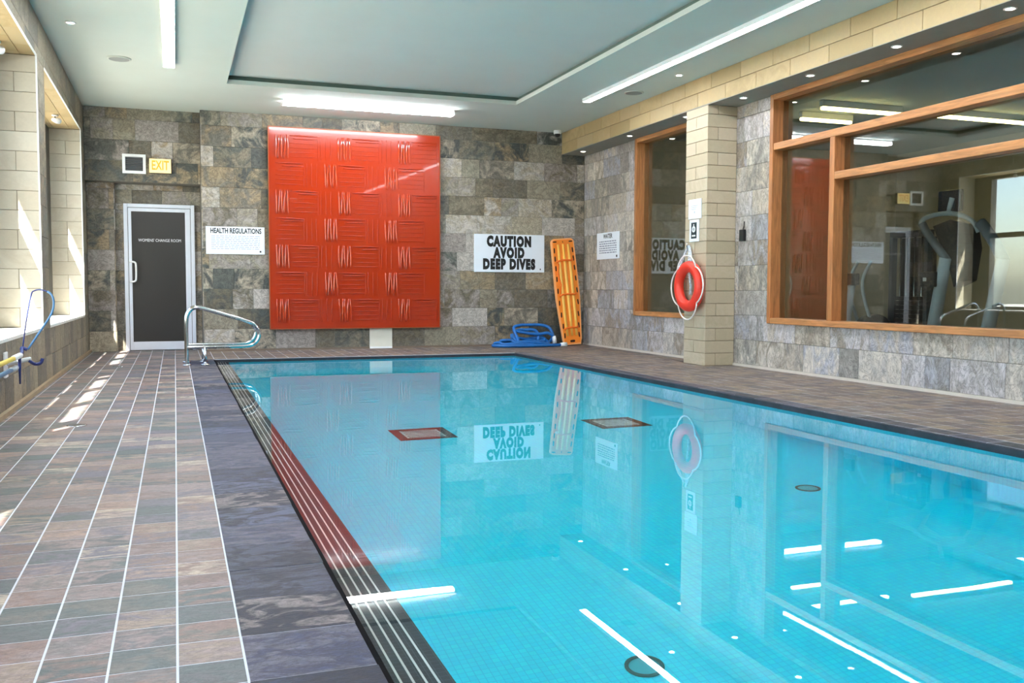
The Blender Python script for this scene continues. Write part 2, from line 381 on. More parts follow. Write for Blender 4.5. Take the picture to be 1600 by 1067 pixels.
# drains and inlets on the pool floor
M['drainframe'] = plain('dark_drain_frame', (34, 36, 42), 0.5); M['drainlid'] = plain('pale_drain_lid', (176, 196, 190), 0.5)
def main_drain(cx, cy, s, label):
    e = empty('pool_drain', (cx, cy, PFLOOR)); tag(e, label, 'drain', 'main drains on the pool floor')
    b = MB(); w = 0.075
    for (x0, x1, y0, y1) in ((-s, s, -s, -s+w), (-s, s, s-w, s), (-s, -s+w, -s+w, s-w), (s-w, s, -s+w, s-w)): b.box(cx+x0, cx+x1, cy+y0, cy+y1, PFLOOR, PFLOOR+0.012)
    b.build('frame', M['drainframe'], e)
    MB().box(cx-s+w, cx+s-w, cy-s+w, cy+s-w, PFLOOR, PFLOOR+0.006).build('lid', M['drainlid'], e)
    g = MB()
    for i in range(5):
        y = cy-s+w+(i+0.5)*(2*s-2*w)/5; g.box(cx-s+w+0.02, cx+s-w-0.02, y-0.008, y+0.008, PFLOOR+0.006, PFLOOR+0.009)
    g.build('grille', M['drainframe'], e)
main_drain(1.93, 7.55, 0.24, 'dark square drain below the mirrored orange wall panel')
main_drain(3.70, 7.5, 0.24, 'dark square drain nearer the pool edge with the life ring')
def inlet(cx, cy, label):
    e = empty('floor_inlet', (cx, cy, PFLOOR)); tag(e, label, 'pool inlet', 'round inlets on the pool floor')
    MB().lathe([(0.08, 0), (0.08, 0.01), (0.066, 0.012), (0.066, 0.002)], (cx, cy, PFLOOR)).build('ring', plain('inlet_ring', (44, 96, 92), 0.5), e, True)
    MB().lathe([(0.065, 0), (0.062, 0.006), (0.02, 0.009)], (cx, cy, PFLOOR)).build('cap', plain('inlet_cap', (70, 190, 200), 0.5), e, True)
inlet(3.82, 4.95, 'small round inlet with dark rim far out under the large window')
inlet(1.74, 3.25, 'small round inlet with dark rim nearest the camera')

# floor drains in the deck
def deck_drain(x, y, label):
    e = empty('floor_drain', (x, y, 0.0)); tag(e, label, 'drain', 'deck drains')
    MB().lathe([(0.065, 0.0), (0.065, 0.004), (0.055, 0.005)], (x, y, 0.0)).build('rim', M['chrome'], e, True)
    MB().lathe([(0.052, 0.0045), (0.05, 0.0065), (0.03, 0.0065)], (x, y, 0.0)).build('grate', M['black'], e)
deck_drain(-0.652, 7.03, 'round black drain in the deck beside the sunlit patches')
deck_drain(-0.655, 12.14, 'small round drain in the deck near the glass door')

# ================================================================== CEILING
cb = MB(); T0, T1, TY0, TY1 = 0.67, 4.62, -1.6, 12.64
for (x0, x1, y0, y1) in ((-2.0, T0, YN-0.2, 15.6), (T1, XR+0.3, YN-0.2, 15.6), (T0, T1, TY1, 15.6), (T0, T1, YN-0.2, TY0)): cb.box(x0, x1, y0, y1, ZC, ZC+0.055)
ceil = cb.build('ceiling', M['ceil']); tag(ceil, 'pale painted ceiling with a raised tray over the pool', kind='structure')
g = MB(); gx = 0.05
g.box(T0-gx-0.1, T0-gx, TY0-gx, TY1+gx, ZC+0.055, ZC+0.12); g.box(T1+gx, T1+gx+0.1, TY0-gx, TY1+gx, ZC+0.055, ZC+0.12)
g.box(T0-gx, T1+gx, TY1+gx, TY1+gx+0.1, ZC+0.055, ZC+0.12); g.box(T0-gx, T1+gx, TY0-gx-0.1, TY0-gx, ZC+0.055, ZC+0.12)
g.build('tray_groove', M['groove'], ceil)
MB().box(-2.0, XR+0.3, YN-0.2, 15.6, ZC+0.115, ZC+0.3).build('tray_ceiling', M['tray'], ceil)

def linear_light(x0, x1, y0, y1, label, z=ZC, h=0.05, glow=0.001):
    e = empty('linear_ceiling_light', ((x0+x1)/2, (y0+y1)/2, z)); tag(e, label, 'ceiling light', 'linear lights around the ceiling tray')
    MB().rbox(x0, x1, y0, y1, z-h+glow, z, 0.004, 1).build('housing', M['white'], e)
    MB().box(x0+0.006, x1-0.006, y0+0.006, y1-0.006, z-h, z-h+glow+0.002).build('diffuser', M['tube'], e)
    for k in (0, 1):
        if x1-x0 > y1-y0: MB().rbox((x0-0.008, x1)[k], (x0, x1+0.008)[k], y0, y1, z-h, z, 0.002, 1).build('end_cap', M['white'], e)
        else: MB().rbox(x0, x1, (y0-0.008, y1)[k], (y0, y1+0.008)[k], z-h, z, 0.002, 1).build('end_cap', M['white'], e)
linear_light(-0.085, 0.045, 1.2, 11.75, 'long white tube light running above the left deck')
linear_light(5.32, 5.43, 1.2, 11.9, 'long white tube light running towards the life ring side')
linear_light(1.45, 3.90, 13.33, 13.47, 'short white tube light in front of the orange panel', h=0.075, glow=0.05)
linear_light(1.43, 3.88, -2.3, -2.16, 'white tube light behind the viewer')

# ================================================================== BACK WALL
wb = MB()
wb.box(0.39, XR+0.2, YB+0.012, 15.6, 0, ZC); wb.box(XL-0.6, 0.39, 14.862, 15.6, 2.5, ZC); wb.box(XL-0.6, 0.39, 15.212, 15.6, 0, 2.5)
wall_back = wb.build('wall_back', M['grout']); tag(wall_back, 'slate tiled end wall behind the pool', kind='structure')
tiling('tile', wall_back, (0.39, YB+0.012, 0.03), (1, 0, 0), (0, 0, 1), (0, -1, 0), XR-0.39, ZC-0.03, 0.6, 0.302, M['wall'], jitter=0.5, mixlen=(1, 1, 1, 0.5, 0.9))
tiling('tile', wall_back, (XL, 14.862, 2.5), (1, 0, 0), (0, 0, 1), (0, -1, 0), 0.39-XL, ZC-2.5, 0.6, 0.302, M['wall'], jitter=0.5, mixlen=(1, 1, 0.5))
# return beside the alcove, the lintel soffit, alcove wall
tiling('tile', wall_back, (0.402, 15.2, 0.0), (0, -1, 0), (0, 0, 1), (-1, 0, 0), 15.2-YB, 2.5, 0.6, 0.302, M['wall'], t=0.012)
tiling('tile', wall_back, (0.402, 14.85, 2.5), (0, -1, 0), (0, 0, 1), (-1, 0, 0), 14.85-YB, ZC-2.5, 0.6, 0.302, M['wall'], t=0.012)
DX0, DX1, DZ = -0.705, 0.30, 2.21
tiling('tile', wall_back, (XL, 15.212, 0.0), (1, 0, 0), (0, 0, 1), (0, -1, 0), 0.39-XL, 2.5, 0.6, 0.302, M['wall'], holes=[(DX0-XL, DX1-XL, 0, DZ)], jitter=0.5, mixlen=(1, 0.7))
wb2 = MB().box(XL, -0.83, 15.06, 15.2, 0, 2.5); wb2.build('alcove_pier', M['grout'], wall_back)
tiling('tile', wall_back, (XL, 15.06, 0.0), (1, 0, 0), (0, 0, 1), (0, -1, 0), 0.37, 2.5, 0.6, 0.302, M['wall'])
tiling('tile', wall_back, (-0.83, 15.06, 0.0), (0, 1, 0), (0, 0, 1), (1, 0, 0), 0.14, 2.5, 0.6, 0.302, M['wall'])
# baseboards
bb = MB().box(0.39, XR, YB-0.012, YB+0.012, 0, 0.03).build('baseboard_back', plain('brown_base', (120, 104, 90), 0.6, var=0.1)); tag(bb, kind='structure')
bb = MB().box(XR-0.016, XR+0.012, YN, YB, 0, 0.03).build('baseboard_right', plain('pale_base', (206, 196, 184), 0.6, var=0.05)); tag(bb, kind='structure')
bb = MB().box(XL-0.012, XL+0.03, YN, 15.2, 0, 0.035).build('baseboard_left', plain('tan_base', (158, 138, 110), 0.6, var=0.1)); tag(bb, kind='structure')

# ================================================================== LEFT WALL with deep window openings
WX = -1.60                                  # room-side face of the window frames
OPEN = [(-2.6, 3.45), (4.9, 10.0), (10.55, 14.42)]
HEAD = 3.15
lw = MB()
lw.box(-1.78, XL-0.012, YN, 15.3, 0, SILL-0.03)
lw.box(-1.78, XL-0.012, YN, 15.3, HEAD+0.012, ZC)
prev = YN
for (a, b) in OPEN+[(15.3, 15.3)]:
    lw.box(-1.78, XL-0.012, prev+(0.012 if prev > YN else 0), a-(0.012 if a < 15 else 0), SILL-0.03, HEAD+0.012); prev = b
wall_left = lw.build('wall_left', M['groutc']); tag(wall_left, 'left wall with deep cream brick window openings over a slate dado', kind='structure')
tiling('tile', wall_left, (XL-0.012, 15.2, 0.0), (0, -1, 0), (0, 0, 1), (1, 0, 0), 15.2-1.0, SILL-0.03, 0.4, 0.27, M['dado'], jitter=0.3, mixlen=(1, 0.6))
holes = [(15.2-b, 15.2-a, -1, HEAD-SILL+0.03) for a, b in OPEN]
tiling('tile', wall_left, (XL-0.012, 15.2, SILL-0.03), (0, -1, 0), (0, 0, 1), (1, 0, 0), 15.2-1.0, ZC-SILL+0.03, 0.6, 0.302, M['dado'], holes=holes, jitter=0.3)
for (a, b) in OPEN:
    tiling('brick', wall_left, (WX-0.14, b+0.012, SILL), (1, 0, 0), (0, 0, 1), (0, -1, 0), XL-WX+0.14, HEAD-SILL, 0.46, 0.186, M['cream'], start=0.12, bond=0.5)
    tiling('brick', wall_left, (WX-0.14, a, HEAD+0.012), (0, 1, 0), (1, 0, 0), (0, 0, -1), b-a, XL-WX+0.14, 0.6, 0.2, M['beige'], start=0.1)
    MB().box(-1.78, XL, a, b, SILL-0.03, SILL-0.004).build('window_sill', plain('white_sill', (232, 230, 224), 0.5, var=0.03), wall_left)
    MB().box(XL-0.012, XL+0.002, b-0.002, b+0.012, SILL, HEAD).build('corner_trim', M['white'], wall_left)
    MB().box(XL-0.012, XL+0.002, a, b, HEAD, HEAD+0.012).build('head_trim', M['white'], wall_left)
M['dframe'] = plain('dark_window_frame', (52, 50, 48), 0.4, var=0.1)
M['winglass'] = glassmat('clear_window_glass', (0.97, 0.99, 0.98), 0.03, 0.6)
TRZ0, TRZ1 = 1.955, 2.05
for k, (a, b) in enumerate(OPEN):
    e = empty('window_%d' % (k+3), (WX-0.07, (a+b)/2, SILL)); tag(e, ['dark framed daylight window beside the viewer', 'dark framed daylight window in the nearer deep opening', 'dark framed daylight window in the opening by the door'][k], kind='structure')
    x0, x1 = WX-0.14, WX
    yj = b-0.40
    ms = [y for y in (-2.2, -1.15, -0.1, 0.9, 1.95, 5.35, 6.55, 7.7, 8.8, 11.7, 12.85) if a+0.3 < y < yj-0.2]
    MB().box(x0, x1, yj, b, SILL, HEAD).build('frame_post', M['dframe'], e)
    MB().box(x0, x1, a, a+0.06, SILL, HEAD).build('frame_post', M['dframe'], e)
    for y in ms: MB().box(x0, x1, y-0.025, y+0.025, SILL, HEAD).build('frame_post', M['dframe'], e)
    MB().box(x0, x1, a+0.06, yj, SILL, SILL+0.06).build('frame_rail', M['dframe'], e)
    MB().box(x0, x1, a+0.06, yj, HEAD-0.06, HEAD).build('frame_rail', M['dframe'], e)
    MB().box(x0, x1, a+0.06, yj, TRZ0, TRZ1).build('frame_rail', M['dframe'], e)
    ed = [a+0.06]+[q for y in ms for q in (y-0.025, y+0.025)]+[yj]
    for i in range(0, len(ed), 2):
        for (z0, z1) in ((SILL+0.06, TRZ0), (TRZ1, HEAD-0.06)):
            MB().box(x0+0.066, x0+0.074, ed[i], ed[i+1], z0, z1).build('glass_pane', M['winglass'], e)
# eaves outside, the ground outside and the wall behind the viewer
ev = MB().box(-2.32, -1.6, YN-1, 16, 4.10, 4.35).build('roof_eaves', M['white']); tag(ev, 'white roof eaves outside above the windows', kind='structure')
gd = MB().box(-60, -1.8, -40, 60, -0.5, -0.25).build('ground_outside', plain('pale_paving', (170, 168, 160), 0.9, var=0.1, scale=0.5)); tag(gd, 'pale paved ground outside the windows', kind='structure')
wf = MB().box(-1.8, XR+0.3, YN-0.2, YN, 0, ZC+0.1).build('wall_front', plain('front_wall_paint', (176, 168, 154), 0.7, var=0.03)); tag(wf, 'plain wall behind the viewer', kind='structure')
for k, (a, b) in enumerate(OPEN):
    ld = bpy.data.lights.new('window_portal', 'AREA'); ld.shape = 'RECTANGLE'; ld.size = b-a; ld.size_y = HEAD-SILL; ld.cycles.is_portal = True
    lo = bpy.data.objects.new('window_portal', ld); COL.objects.link(lo); lo.location = (-1.80, (a+b)/2, (HEAD+SILL)/2)
    lo.matrix_world = Matrix(((0, 0, -1, -1.80), (1, 0, 0, (a+b)/2), (0, -1, 0, (HEAD+SILL)/2), (0, 0, 0, 1)))

# ================================================================== RIGHT WALL
GX = XR+0.10                                # glass plane
SW = (10.75, 12.71); BW = (3.9, 9.31)       # small and large window
wr = MB(); x0, x1 = XR+0.012, XR+0.2
wr.box(x0, x1, YN, 15.3, 0, SILL-0.012); wr.box(x0, x1, YN, 15.3, SOFF+0.0, ZC)
wr.box(x0, x1, SW[1], 15.3, SILL-0.012, SOFF); wr.box(x0, x1, BW[1], SW[0], SILL-0.012, SOFF); wr.box(x0, x1, YN, BW[0], SILL-0.012, SOFF)
wall_right = wr.build('wall_right', M['grout']); tag(wall_right, 'pale slate tiled wall with wood framed windows', kind='structure')
yo = 1.5
tiling('tile', wall_right, (XR+0.012, YB, 0.03), (0, -1, 0), (0, 0, 1), (-1, 0, 0), YB-yo, SOFF-0.03, 0.6, 0.302, M['wallr'],
       holes=[(YB-SW[1], YB-SW[0], SILL-0.03, 9), (YB-BW[1], YB-BW[0], SILL-0.03, 9)], jitter=0.5, mixlen=(1, 1, 0.5, 0.8))
# beam over the windows
bm_ = MB().box(BEAMX+0.012, XR+0.02, YN, YB, SOFF+0.012, ZC)
beam = bm_.build('ceiling_beam', M['groutb']); tag(beam, 'beige brick faced beam running above the windows', kind='structure')
tiling('brick', beam, (BEAMX+0.012, YB, SOFF), (0, -1, 0), (0, 0, 1), (-1, 0, 0), YB-1.5, ZC-SOFF, 0.62, 0.1825, M['beige'], gu=0.006, gv=0.006)
MB().box(BEAMX+0.002, XR+0.012, YN, YB, SOFF, SOFF+0.014).build('soffit', plain('grey_soffit', (140, 138, 128), 0.8, var=0.03), beam)
# column
CY0, CY1 = 10.03, 10.545
cl = MB().box(BEAMX+0.012, XR+0.012, CY0+0.012, CY1-0.012, 0, SOFF)
column = cl.build('column', M['groutc']); tag(column, 'cream brick column carrying the beam between the windows', kind='structure')
tiling('brick', column, (BEAMX+0.012, CY1, 0.0), (0, -1, 0), (0, 0, 1), (-1, 0, 0), CY1-CY0, SOFF, 0.6, 0.1545, M['colb'], gu=0.006, gv=0.006, start=0.06)
tiling('brick', column, (BEAMX, CY0+0.012, 0.0), (1, 0, 0), (0, 0, 1), (0, -1, 0), XR-BEAMX, SOFF, 0.6, 0.1545, M['colb'], gu=0.006, gv=0.006, start=0.45)
tiling('brick', column, (XR, CY1-0.012, 0.0), (-1, 0, 0), (0, 0, 1), (0, 1, 0), XR-BEAMX, SOFF, 0.6, 0.1545, M['colb'], gu=0.006, gv=0.006, start=0.45)

# wood frames and panes
def woodmat(name, rgb, axis):
    t = NT(name); tc = t.n('ShaderNodeTexCoord'); sc = {'z': (14, 14, 1.2), 'y': (14, 1.2, 14)}[axis]
    v = t.vmul(tc.outputs['Object'], sc); n1 = t.noise(v, 2.2, 5, 0.6, 0.8); c = lin(rgb)
    t.l(t.ramp(n1, [(0.3, tuple(x*0.6 for x in c[:3])+(1,)), (0.7, tuple(min(1, x*1.2) for x in c[:3])+(1,))]), t.b.inputs['Base Color'])
    t.b.inputs['Roughness'].default_value = 0.4; return t.m
M['woodz'] = woodmat('oak_upright', (186, 122, 72), 'z'); M['woody'] = woodmat('oak_rail', (198, 136, 84), 'y')
M['glassr'] = glassmat('window_glass', (0.82, 0.86, 0.85), 0.13, 0.9)
def wood_window(name, label, y0, y1, z0, z1, posts, rails, panes):
    e = empty(name, (XR+0.05, (y0+y1)/2, z0)); tag(e, label, kind='structure')
    fx0, fx1 = XR-0.035, XR+0.18; w = 0.065
    MB().rbox(fx0, fx1, y1-w, y1, z0, z1, 0.006).build('frame_post', M['woodz'], e); MB().rbox(fx0, fx1, y0, y0+w, z0, z1, 0.006).build('frame_post', M['woodz'], e)
    MB().rbox(fx0, fx1, y0+w, y1-w, z0, z0+w, 0.006).build('frame_rail', M['woody'], e); MB().rbox(fx0, fx1, y0+w, y1-w, z1-w, z1, 0.006).build('frame_rail', M['woody'], e)
    for (y, a, b) in posts: MB().rbox(fx0+0.01, fx1, y-0.04, y+0.04, a, b, 0.006).build('mullion', M['woodz'], e)
    for (z, a, b) in rails: MB().rbox(fx0+0.01, fx1, a, b, z-0.04, z+0.04, 0.006).build('transom', M['woody'], e)
    for (a, b, c, d) in panes:
        MB().box(GX, GX+0.008, a, b, c, d).build('glass_pane', M['glassr'], e)
    return e
wood_window('window_1', 'tall narrow wood framed window beside the brick column', SW[0], SW[1], SILL-0.02, SOFF, [], [], [(SW[0]+0.065, SW[1]-0.065, SILL+0.045, SOFF-0.065)])
w = 0.065
wood_window('window_2', 'large wood framed window into the gym', BW[0], BW[1], SILL-0.02, SOFF, [(8.21, SILL+0.045, 2.56)], [(2.6, BW[0]+w, BW[1]-w), (2.15, BW[0]+w, 8.17)],
            [(BW[0]+w, BW[1]-w, 2.64, SOFF-w), (8.25, BW[1]-w, SILL+0.045, 2.56), (BW[0]+w, 8.17, 2.19, 2.56), (BW[0]+w, 8.17, SILL+0.045, 2.11)])

# recessed downlights in the soffit
M['lampglow'] = emitter('downlight_lamp', (255, 246, 226), 25.0)
ords = ['first', 'second', 'third', 'fourth', 'fifth', 'sixth', 'seventh']
def downlight(x, y, z, label, group):
    e = empty('downlight', (x, y, z)); tag(e, label, 'downlight', group)
    MB().lathe([(0.052, 0.0), (0.052, -0.006), (0.038, -0.008), (0.034, 0.0)], (x, y, z)).build('trim_ring', M['white'], e, True)
    MB().lathe([(0.032, -0.002), (0.028, -0.007), (0.004, -0.010)], (x, y, z)).build('lamp', M['lampglow'], e, True)
for i, y in enumerate((14.12, 12.45, 10.83, 9.53, 8.3, 7.05, 5.8)):
    downlight(6.33, y, SOFF, 'small lit downlight in the beam soffit, %s from the orange backboard' % ords[i], 'downlights under the beam')
downlight(-0.926, 10.3, ZC, 'small downlight in the ceiling edge above the left windows', 'ceiling downlights')
downlight(5.85, 10.2, ZC, 'small downlight in the ceiling close to the brick beam', 'ceiling downlights')
def speaker(x, y, label):
    e = empty('ceiling_speaker', (x, y, ZC)); tag(e, label, 'speaker', 'round ceiling speakers')
    MB().lathe([(0.13, 0), (0.13, -0.008), (0.115, -0.012)], (x, y, ZC)).build('rim', M['ceil'], e, True)
    MB().lathe([(0.112, -0.008), (0.11, -0.0135), (0.02, -0.0145)], (x, y, ZC)).build('grille', plain('grille_grey', (150, 152, 148), 0.7), e)
speaker(-0.555, 11.7, 'flat round ceiling speaker left of the long left tube light')
speaker(5.8, 11.3, 'flat round ceiling speaker beside the right tube light end')

# ================================================================== BACK WALL THINGS
# glass door in its aluminium frame
d = empty('door_1', ((DX0+DX1)/2, 15.2, 0)); tag(d, 'dark glass door in a white aluminium frame', kind='structure')
fy0, fy1 = 15.145, 15.20
MB().rbox(DX0, DX0+0.055, fy0, fy1, 0, DZ, 0.006).build('frame_post', M['alu'], d); MB().rbox(DX1-0.055, DX1, fy0, fy1, 0, DZ, 0.006).build('frame_post', M['alu'], d)
MB().rbox(DX0+0.055, DX1-0.055, fy0, fy1, DZ-0.055, DZ, 0.006).build('frame_head', M['alu'], d)
lf = MB(); a0, a1 = DX0+0.062, DX1-0.062
lf.rbox(a0, a0+0.045, fy0+0.012, fy1-0.005, 0.01, DZ-0.062, 0.004); lf.rbox(a1-0.075, a1, fy0+0.012, fy1-0.005, 0.01, DZ-0.062, 0.004)
lf.rbox(a0+0.045, a1-0.075, fy0+0.012, fy1-0.005, DZ-0.115, DZ-0.062, 0.004); lf.rbox(a0+0.045, a1-0.075, fy0+0.012, fy1-0.005, 0.01, 0.135, 0.004)
leaf = lf.build('door_leaf', M['alu'], d)
MB().box(a0+0.045, a1-0.075, fy0+0.025, fy0+0.035, 0.135, DZ-0.115).build('glass', plain('dark_tinted_glass', (58, 56, 54), 0.28, spec=0.4), leaf)
MB().tube(crom([(a0+0.02, fy0+0.012, 1.04), (a0+0.03, fy0-0.045, 1.04), (a0+0.085, fy0-0.055, 1.05), (a0+0.1, fy0-0.055, 1.10), (a0+0.1, fy0-0.055, 1.28), (a0+0.085, fy0-0.055, 1.33), (a0+0.03, fy0-0.045, 1.34), (a0+0.02, fy0+0.012, 1.34)], 4), 0.014).build('handle', M['white'], leaf, True)
text_obj('lettering', "WOMENS' CHANGE ROOM", 0.062, (-0.20, fy0+0.0245, 1.665), (1, 0, 0), (0, 0, 1), (0, -1, 0), M['white'], leaf, xs=0.8)

# exit sign and louvred vent on the lintel
e = empty('exit_sign', (-0.165, 14.85, 2.636)); tag(e, 'small lit yellow EXIT sign above the glass door', 'sign')
MB().rbox(-0.32, -0.01, 14.79, 14.85, 2.636, 2.846, 0.006).build('housing', M['black'], e)
MB().rbox(-0.322, -0.022, 14.782, 14.792, 2.638, 2.844, 0.004).build('face', plain('lit_yellow_face', (250, 226, 160), 0.5, emit=(255, 222, 140), estr=0.35), e)
text_obj('lettering', 'EXIT', 0.19, (-0.172, 14.7815, 2.742), (1, 0, 0), (0, 0, 1), (0, -1, 0), plain('exit_letters', (222, 158, 40), 0.5, emit=(240, 160, 40), estr=0.25), e, xs=0.62, bold=0.004)
e = empty('wall_vent', (-0.53, 14.85, 2.62)); tag(e, 'square white framed vent with grey louvres beside the EXIT sign', 'vent')
b = MB()
for (x0, x1, z0, z1) in ((-0.69, -0.37, 2.86, 2.90), (-0.69, -0.37, 2.62, 2.66), (-0.69, -0.65, 2.66, 2.86), (-0.41, -0.37, 2.66, 2.86)): b.box(x0, x1, 14.815, 14.85, z0, z1)
b.build('frame', M['white'], e)
MB().box(-0.65, -0.41, 14.845, 14.852, 2.66, 2.86).build('backing', plain('vent_dark', (60, 62, 66), 0.7), e)
M['slat'] = plain('vent_slat', (112, 114, 118), 0.5)
for i in range(7):
    z = 2.672+i*0.028
    MB().add([(-0.65, 14.822, z), (-0.41, 14.822, z), (-0.41, 14.845, z+0.02), (-0.65, 14.845, z+0.02), (-0.65, 14.826, z-0.003), (-0.41, 14.826, z-0.003), (-0.41, 14.849, z+0.017), (-0.65, 14.849, z+0.017)],
             [(0, 1, 2, 3), (7, 6, 5, 4), (0, 4, 5, 1), (2, 6, 7, 3), (0, 3, 7, 4), (1, 5, 6, 2)]).build('slat', M['slat'], e)

# signs on the back wall
M['sign'] = plain('white_sign_board', (232, 238, 248), 0.4, var=0.01)
e = empty('health_sign', (0.868, 14.62, 1.455)); tag(e, 'white HEALTH REGULATIONS notice left of the orange panel', 'sign')
MB().rbox(0.445, 1.292, 14.604, 14.62, 1.455, 1.865, 0.004).build('board', M['sign'], e)
text_obj('title', 'HEALTH REGULATIONS', 0.105, (0.875, 14.6035, 1.80), (1, 0, 0), (0, 0, 1), (0, -1, 0), M['ink'], e, xs=0.66, bold=0.003)
b = MB()
for i in range(8):
    z = 1.725-i*0.027; x = 0.52
    while x < 1.22:
        w_ = random.uniform(0.02, 0.07); x1 = min(x+w_, 1.22); b.box(x, x1, 14.6028, 14.6042, z-0.005, z+0.005); x = x1+0.014
b.build('small_print', plain('faint_print', (176, 186, 206), 0.7), e)
MB().box(1.215, 1.24, 14.6025, 14.6045, 1.485, 1.51).build('corner_mark', M['ink'], e)
e = empty('caution_sign', (5.23, 14.62, 1.22)); tag(e, 'white CAUTION AVOID DEEP DIVES sign beside the backboard', 'sign')
MB().rbox(4.612, 5.848, 14.60, 14.62, 1.222, 1.846, 0.005).build('board', M['sign'], e)
for s_, z in (('CAUTION', 1.722), ('AVOID', 1.535), ('DEEP DIVES', 1.348)):
    text_obj('lettering', s_, 0.215, (5.22, 14.5995, z), (1, 0, 0), (0, 0, 1), (0, -1, 0), M['ink'], e, xs=0.68, bold=0.018, space=1.25)
MB().box(5.765, 5.783, 14.5985, 14.601, 1.262, 1.288).build('corner_mark', M['ink'], e)

# white access panel under the orange panel
e = empty('access_panel', (3.06, 14.62, 0.0)); tag(e, 'narrow white board on the wall below the orange panel', 'panel')
MB().rbox(2.885, 3.245, 14.606, 14.622, 0.0, 0.318, 0.003).build('board', plain('cream_board', (226, 222, 208), 0.6, var=0.02), e)
MB().rbox(2.885, 3.245, 14.602, 14.622, 0.0, 0.03, 0.003).build('kick_strip', M['white'], e)

# orange relief panel
PXa, PXb, PZa, PZb = 1.346, 4.018, 0.321, 3.377
M['orange'] = plain('gloss_orange', (170, 46, 5), 0.22, spec=0.45, coat=0.22, var=0.03, scale=1.5)
e = empty('relief_panel', ((PXa+PXb)/2, 14.60, PZa)); tag(e, 'large glossy orange relief panel with woven rib pattern on the slate wall', 'wall art')
TILT[:] = [0.0105, PZa]
MB().rbox(PXa+0.012, PXb-0.012, 14.545, 14.60, PZa+0.012, PZb-0.012, 0.004).build('board', M['orange'], e)
M['rib'] = plain('gloss_orange_rib_lit', (190, 56, 12), 0.1, spec=0.6, coat=1.0, var=0.03)  # lighter copy of the board's orange: light caught on the ribs is painted in
M['edge'] = plain('copper_edge', (168, 92, 52), 0.4, metal=0.3)
for (x0, x1, z0, z1) in ((PXa, PXa+0.012, PZa, PZb), (PXb-0.012, PXb, PZa, PZb), (PXa, PXb, PZb-0.012, PZb), (PXa, PXb, PZa, PZa+0.012)):
    MB().box(x0, x1, 14.538, 14.604, z0, z1).build('edge_strip', M['edge'], e)
def ridge(b, p, q, r, y=14.545, wob=0.0, n=8):
    """half-round rib from p to q (x,z) standing proud of the board"""
    pts = []
    for i in range(n+1):
        t_ = i/n; x = p[0]+(q[0]-p[0])*t_; z = p[1]+(q[1]-p[1])*t_
        k = wob*math.sin(math.pi*t_)
        if abs(q[1]-p[1]) > abs(q[0]-p[0]): x += k
        else: z += k
        pts.append((x, y-r*0.75, z))
    rr = [r*(0.35+0.65*min(1, 4*min(i, n-i)/n)) for i in range(n+1)]
    b.tube(pts, rr, 8)
RH = 0.412; z_top = PZb-0.10; XO = PXa+0.095; PER = 0.942
for row in range(7):
    z1 = z_top-row*RH; z0 = z1-RH+0.012
    odd = row % 2 == 1
    for c in range(3):
        xo = XO+c*PER
        V = (xo, xo+0.21) if not odd else (xo-0.21+0.0, xo)
        Hh = (xo+0.225, xo+0.64) if not odd else (xo+0.01, xo+0.425)
        P_ = (xo+0.66, xo+0.90) if not odd else (xo+0.44, xo+0.70)
        if V[0] > PXa+0.05 and V[1] < PXb-0.03:
            b = MB(); N_ = 5
            for i in range(N_):
                x = V[0]+0.02+i*(V[1]-V[0]-0.04)/(N_-1); dx = random.uniform(0.012, 0.028)*(1 if i % 2 else -1)
                ridge(b, (x-dx*0.5, z0+0.02), (x+dx*0.5, z1-0.02), 0.015, wob=random.uniform(-0.008, 0.008))
            b.build('rib_block', M['rib'], e, True)
        if Hh[1] < PXb+0.1:
            hi = min(Hh[1], PXb-0.06); b = MB()
            ridge(b, (Hh[0], z1-0.03), (hi, z1-0.035+random.uniform(-0.008, 0.008)), 0.010); ridge(b, (Hh[0]+random.uniform(0, 0.15), z1-0.075), (hi, z1-0.072), 0.009)
            for i in range(4): z = z1-0.14-i*0.068; ridge(b, (Hh[0], z), (hi, z+random.uniform(-0.004, 0.004)), 0.005)
            ridge(b, (hi+0.006, z0+0.01), (hi+0.006, z1-0.03), 0.005)
            b.build('rib_block', M['orange'], e, True)
        if P_[1] < PXb-0.02:
            b = MB()
            for i in range(3): x = P_[0]+0.03+i*0.075; ridge(b, (x, z0+0.02), (x+random.uniform(-0.01, 0.01), z1-0.02), 0.006)
            b.build('rib_block', M['orange'], e, True)

TILT[:] = [0.0, 0.0]
# spine board leaning in the corner
e = empty('spine_board', (6.25, 14.36, 0)); tag(e, 'orange plastic rescue backboard leaning upright in the corner', 'backboard')
O_ = Vector((6.262, 14.37, 0.004)); top = Vector((6.125, 14.545, 1.80)); vv = (top-O_).normalized(); uu = Vector((1, 0, 0)); uu = (uu-vv*uu.dot(vv)).normalized(); nn = uu.cross(vv)
if nn.y > 0: nn = -nn
LB = 1.80
def bp(u_, v_, n_): return O_+uu*u_+vv*v_+nn*n_
def halfw(v_):
    t_ = v_/LB
    return 0.165+0.055*min(1, t_/0.45) if t_ < 0.45 else 0.22-0.012*(t_-0.45)/0.55
def outline(ins):
    pts = []; r = 0.07-ins*0.5
    vs = [ins+0.01, ins+0.03]+[0.1+i*0.1 for i in range(16)]
    for v_ in vs: pts.append((halfw(v_)-ins-(0.015 if v_ < 0.05 else 0), v_))
    w_ = halfw(LB)-ins
    for k in range(7): a = k/6*math.pi/2; pts.append((w_-r+r*math.cos(a), LB-ins-r+r*math.sin(a)))
    return pts+[(-x, y) for x, y in reversed(pts)]
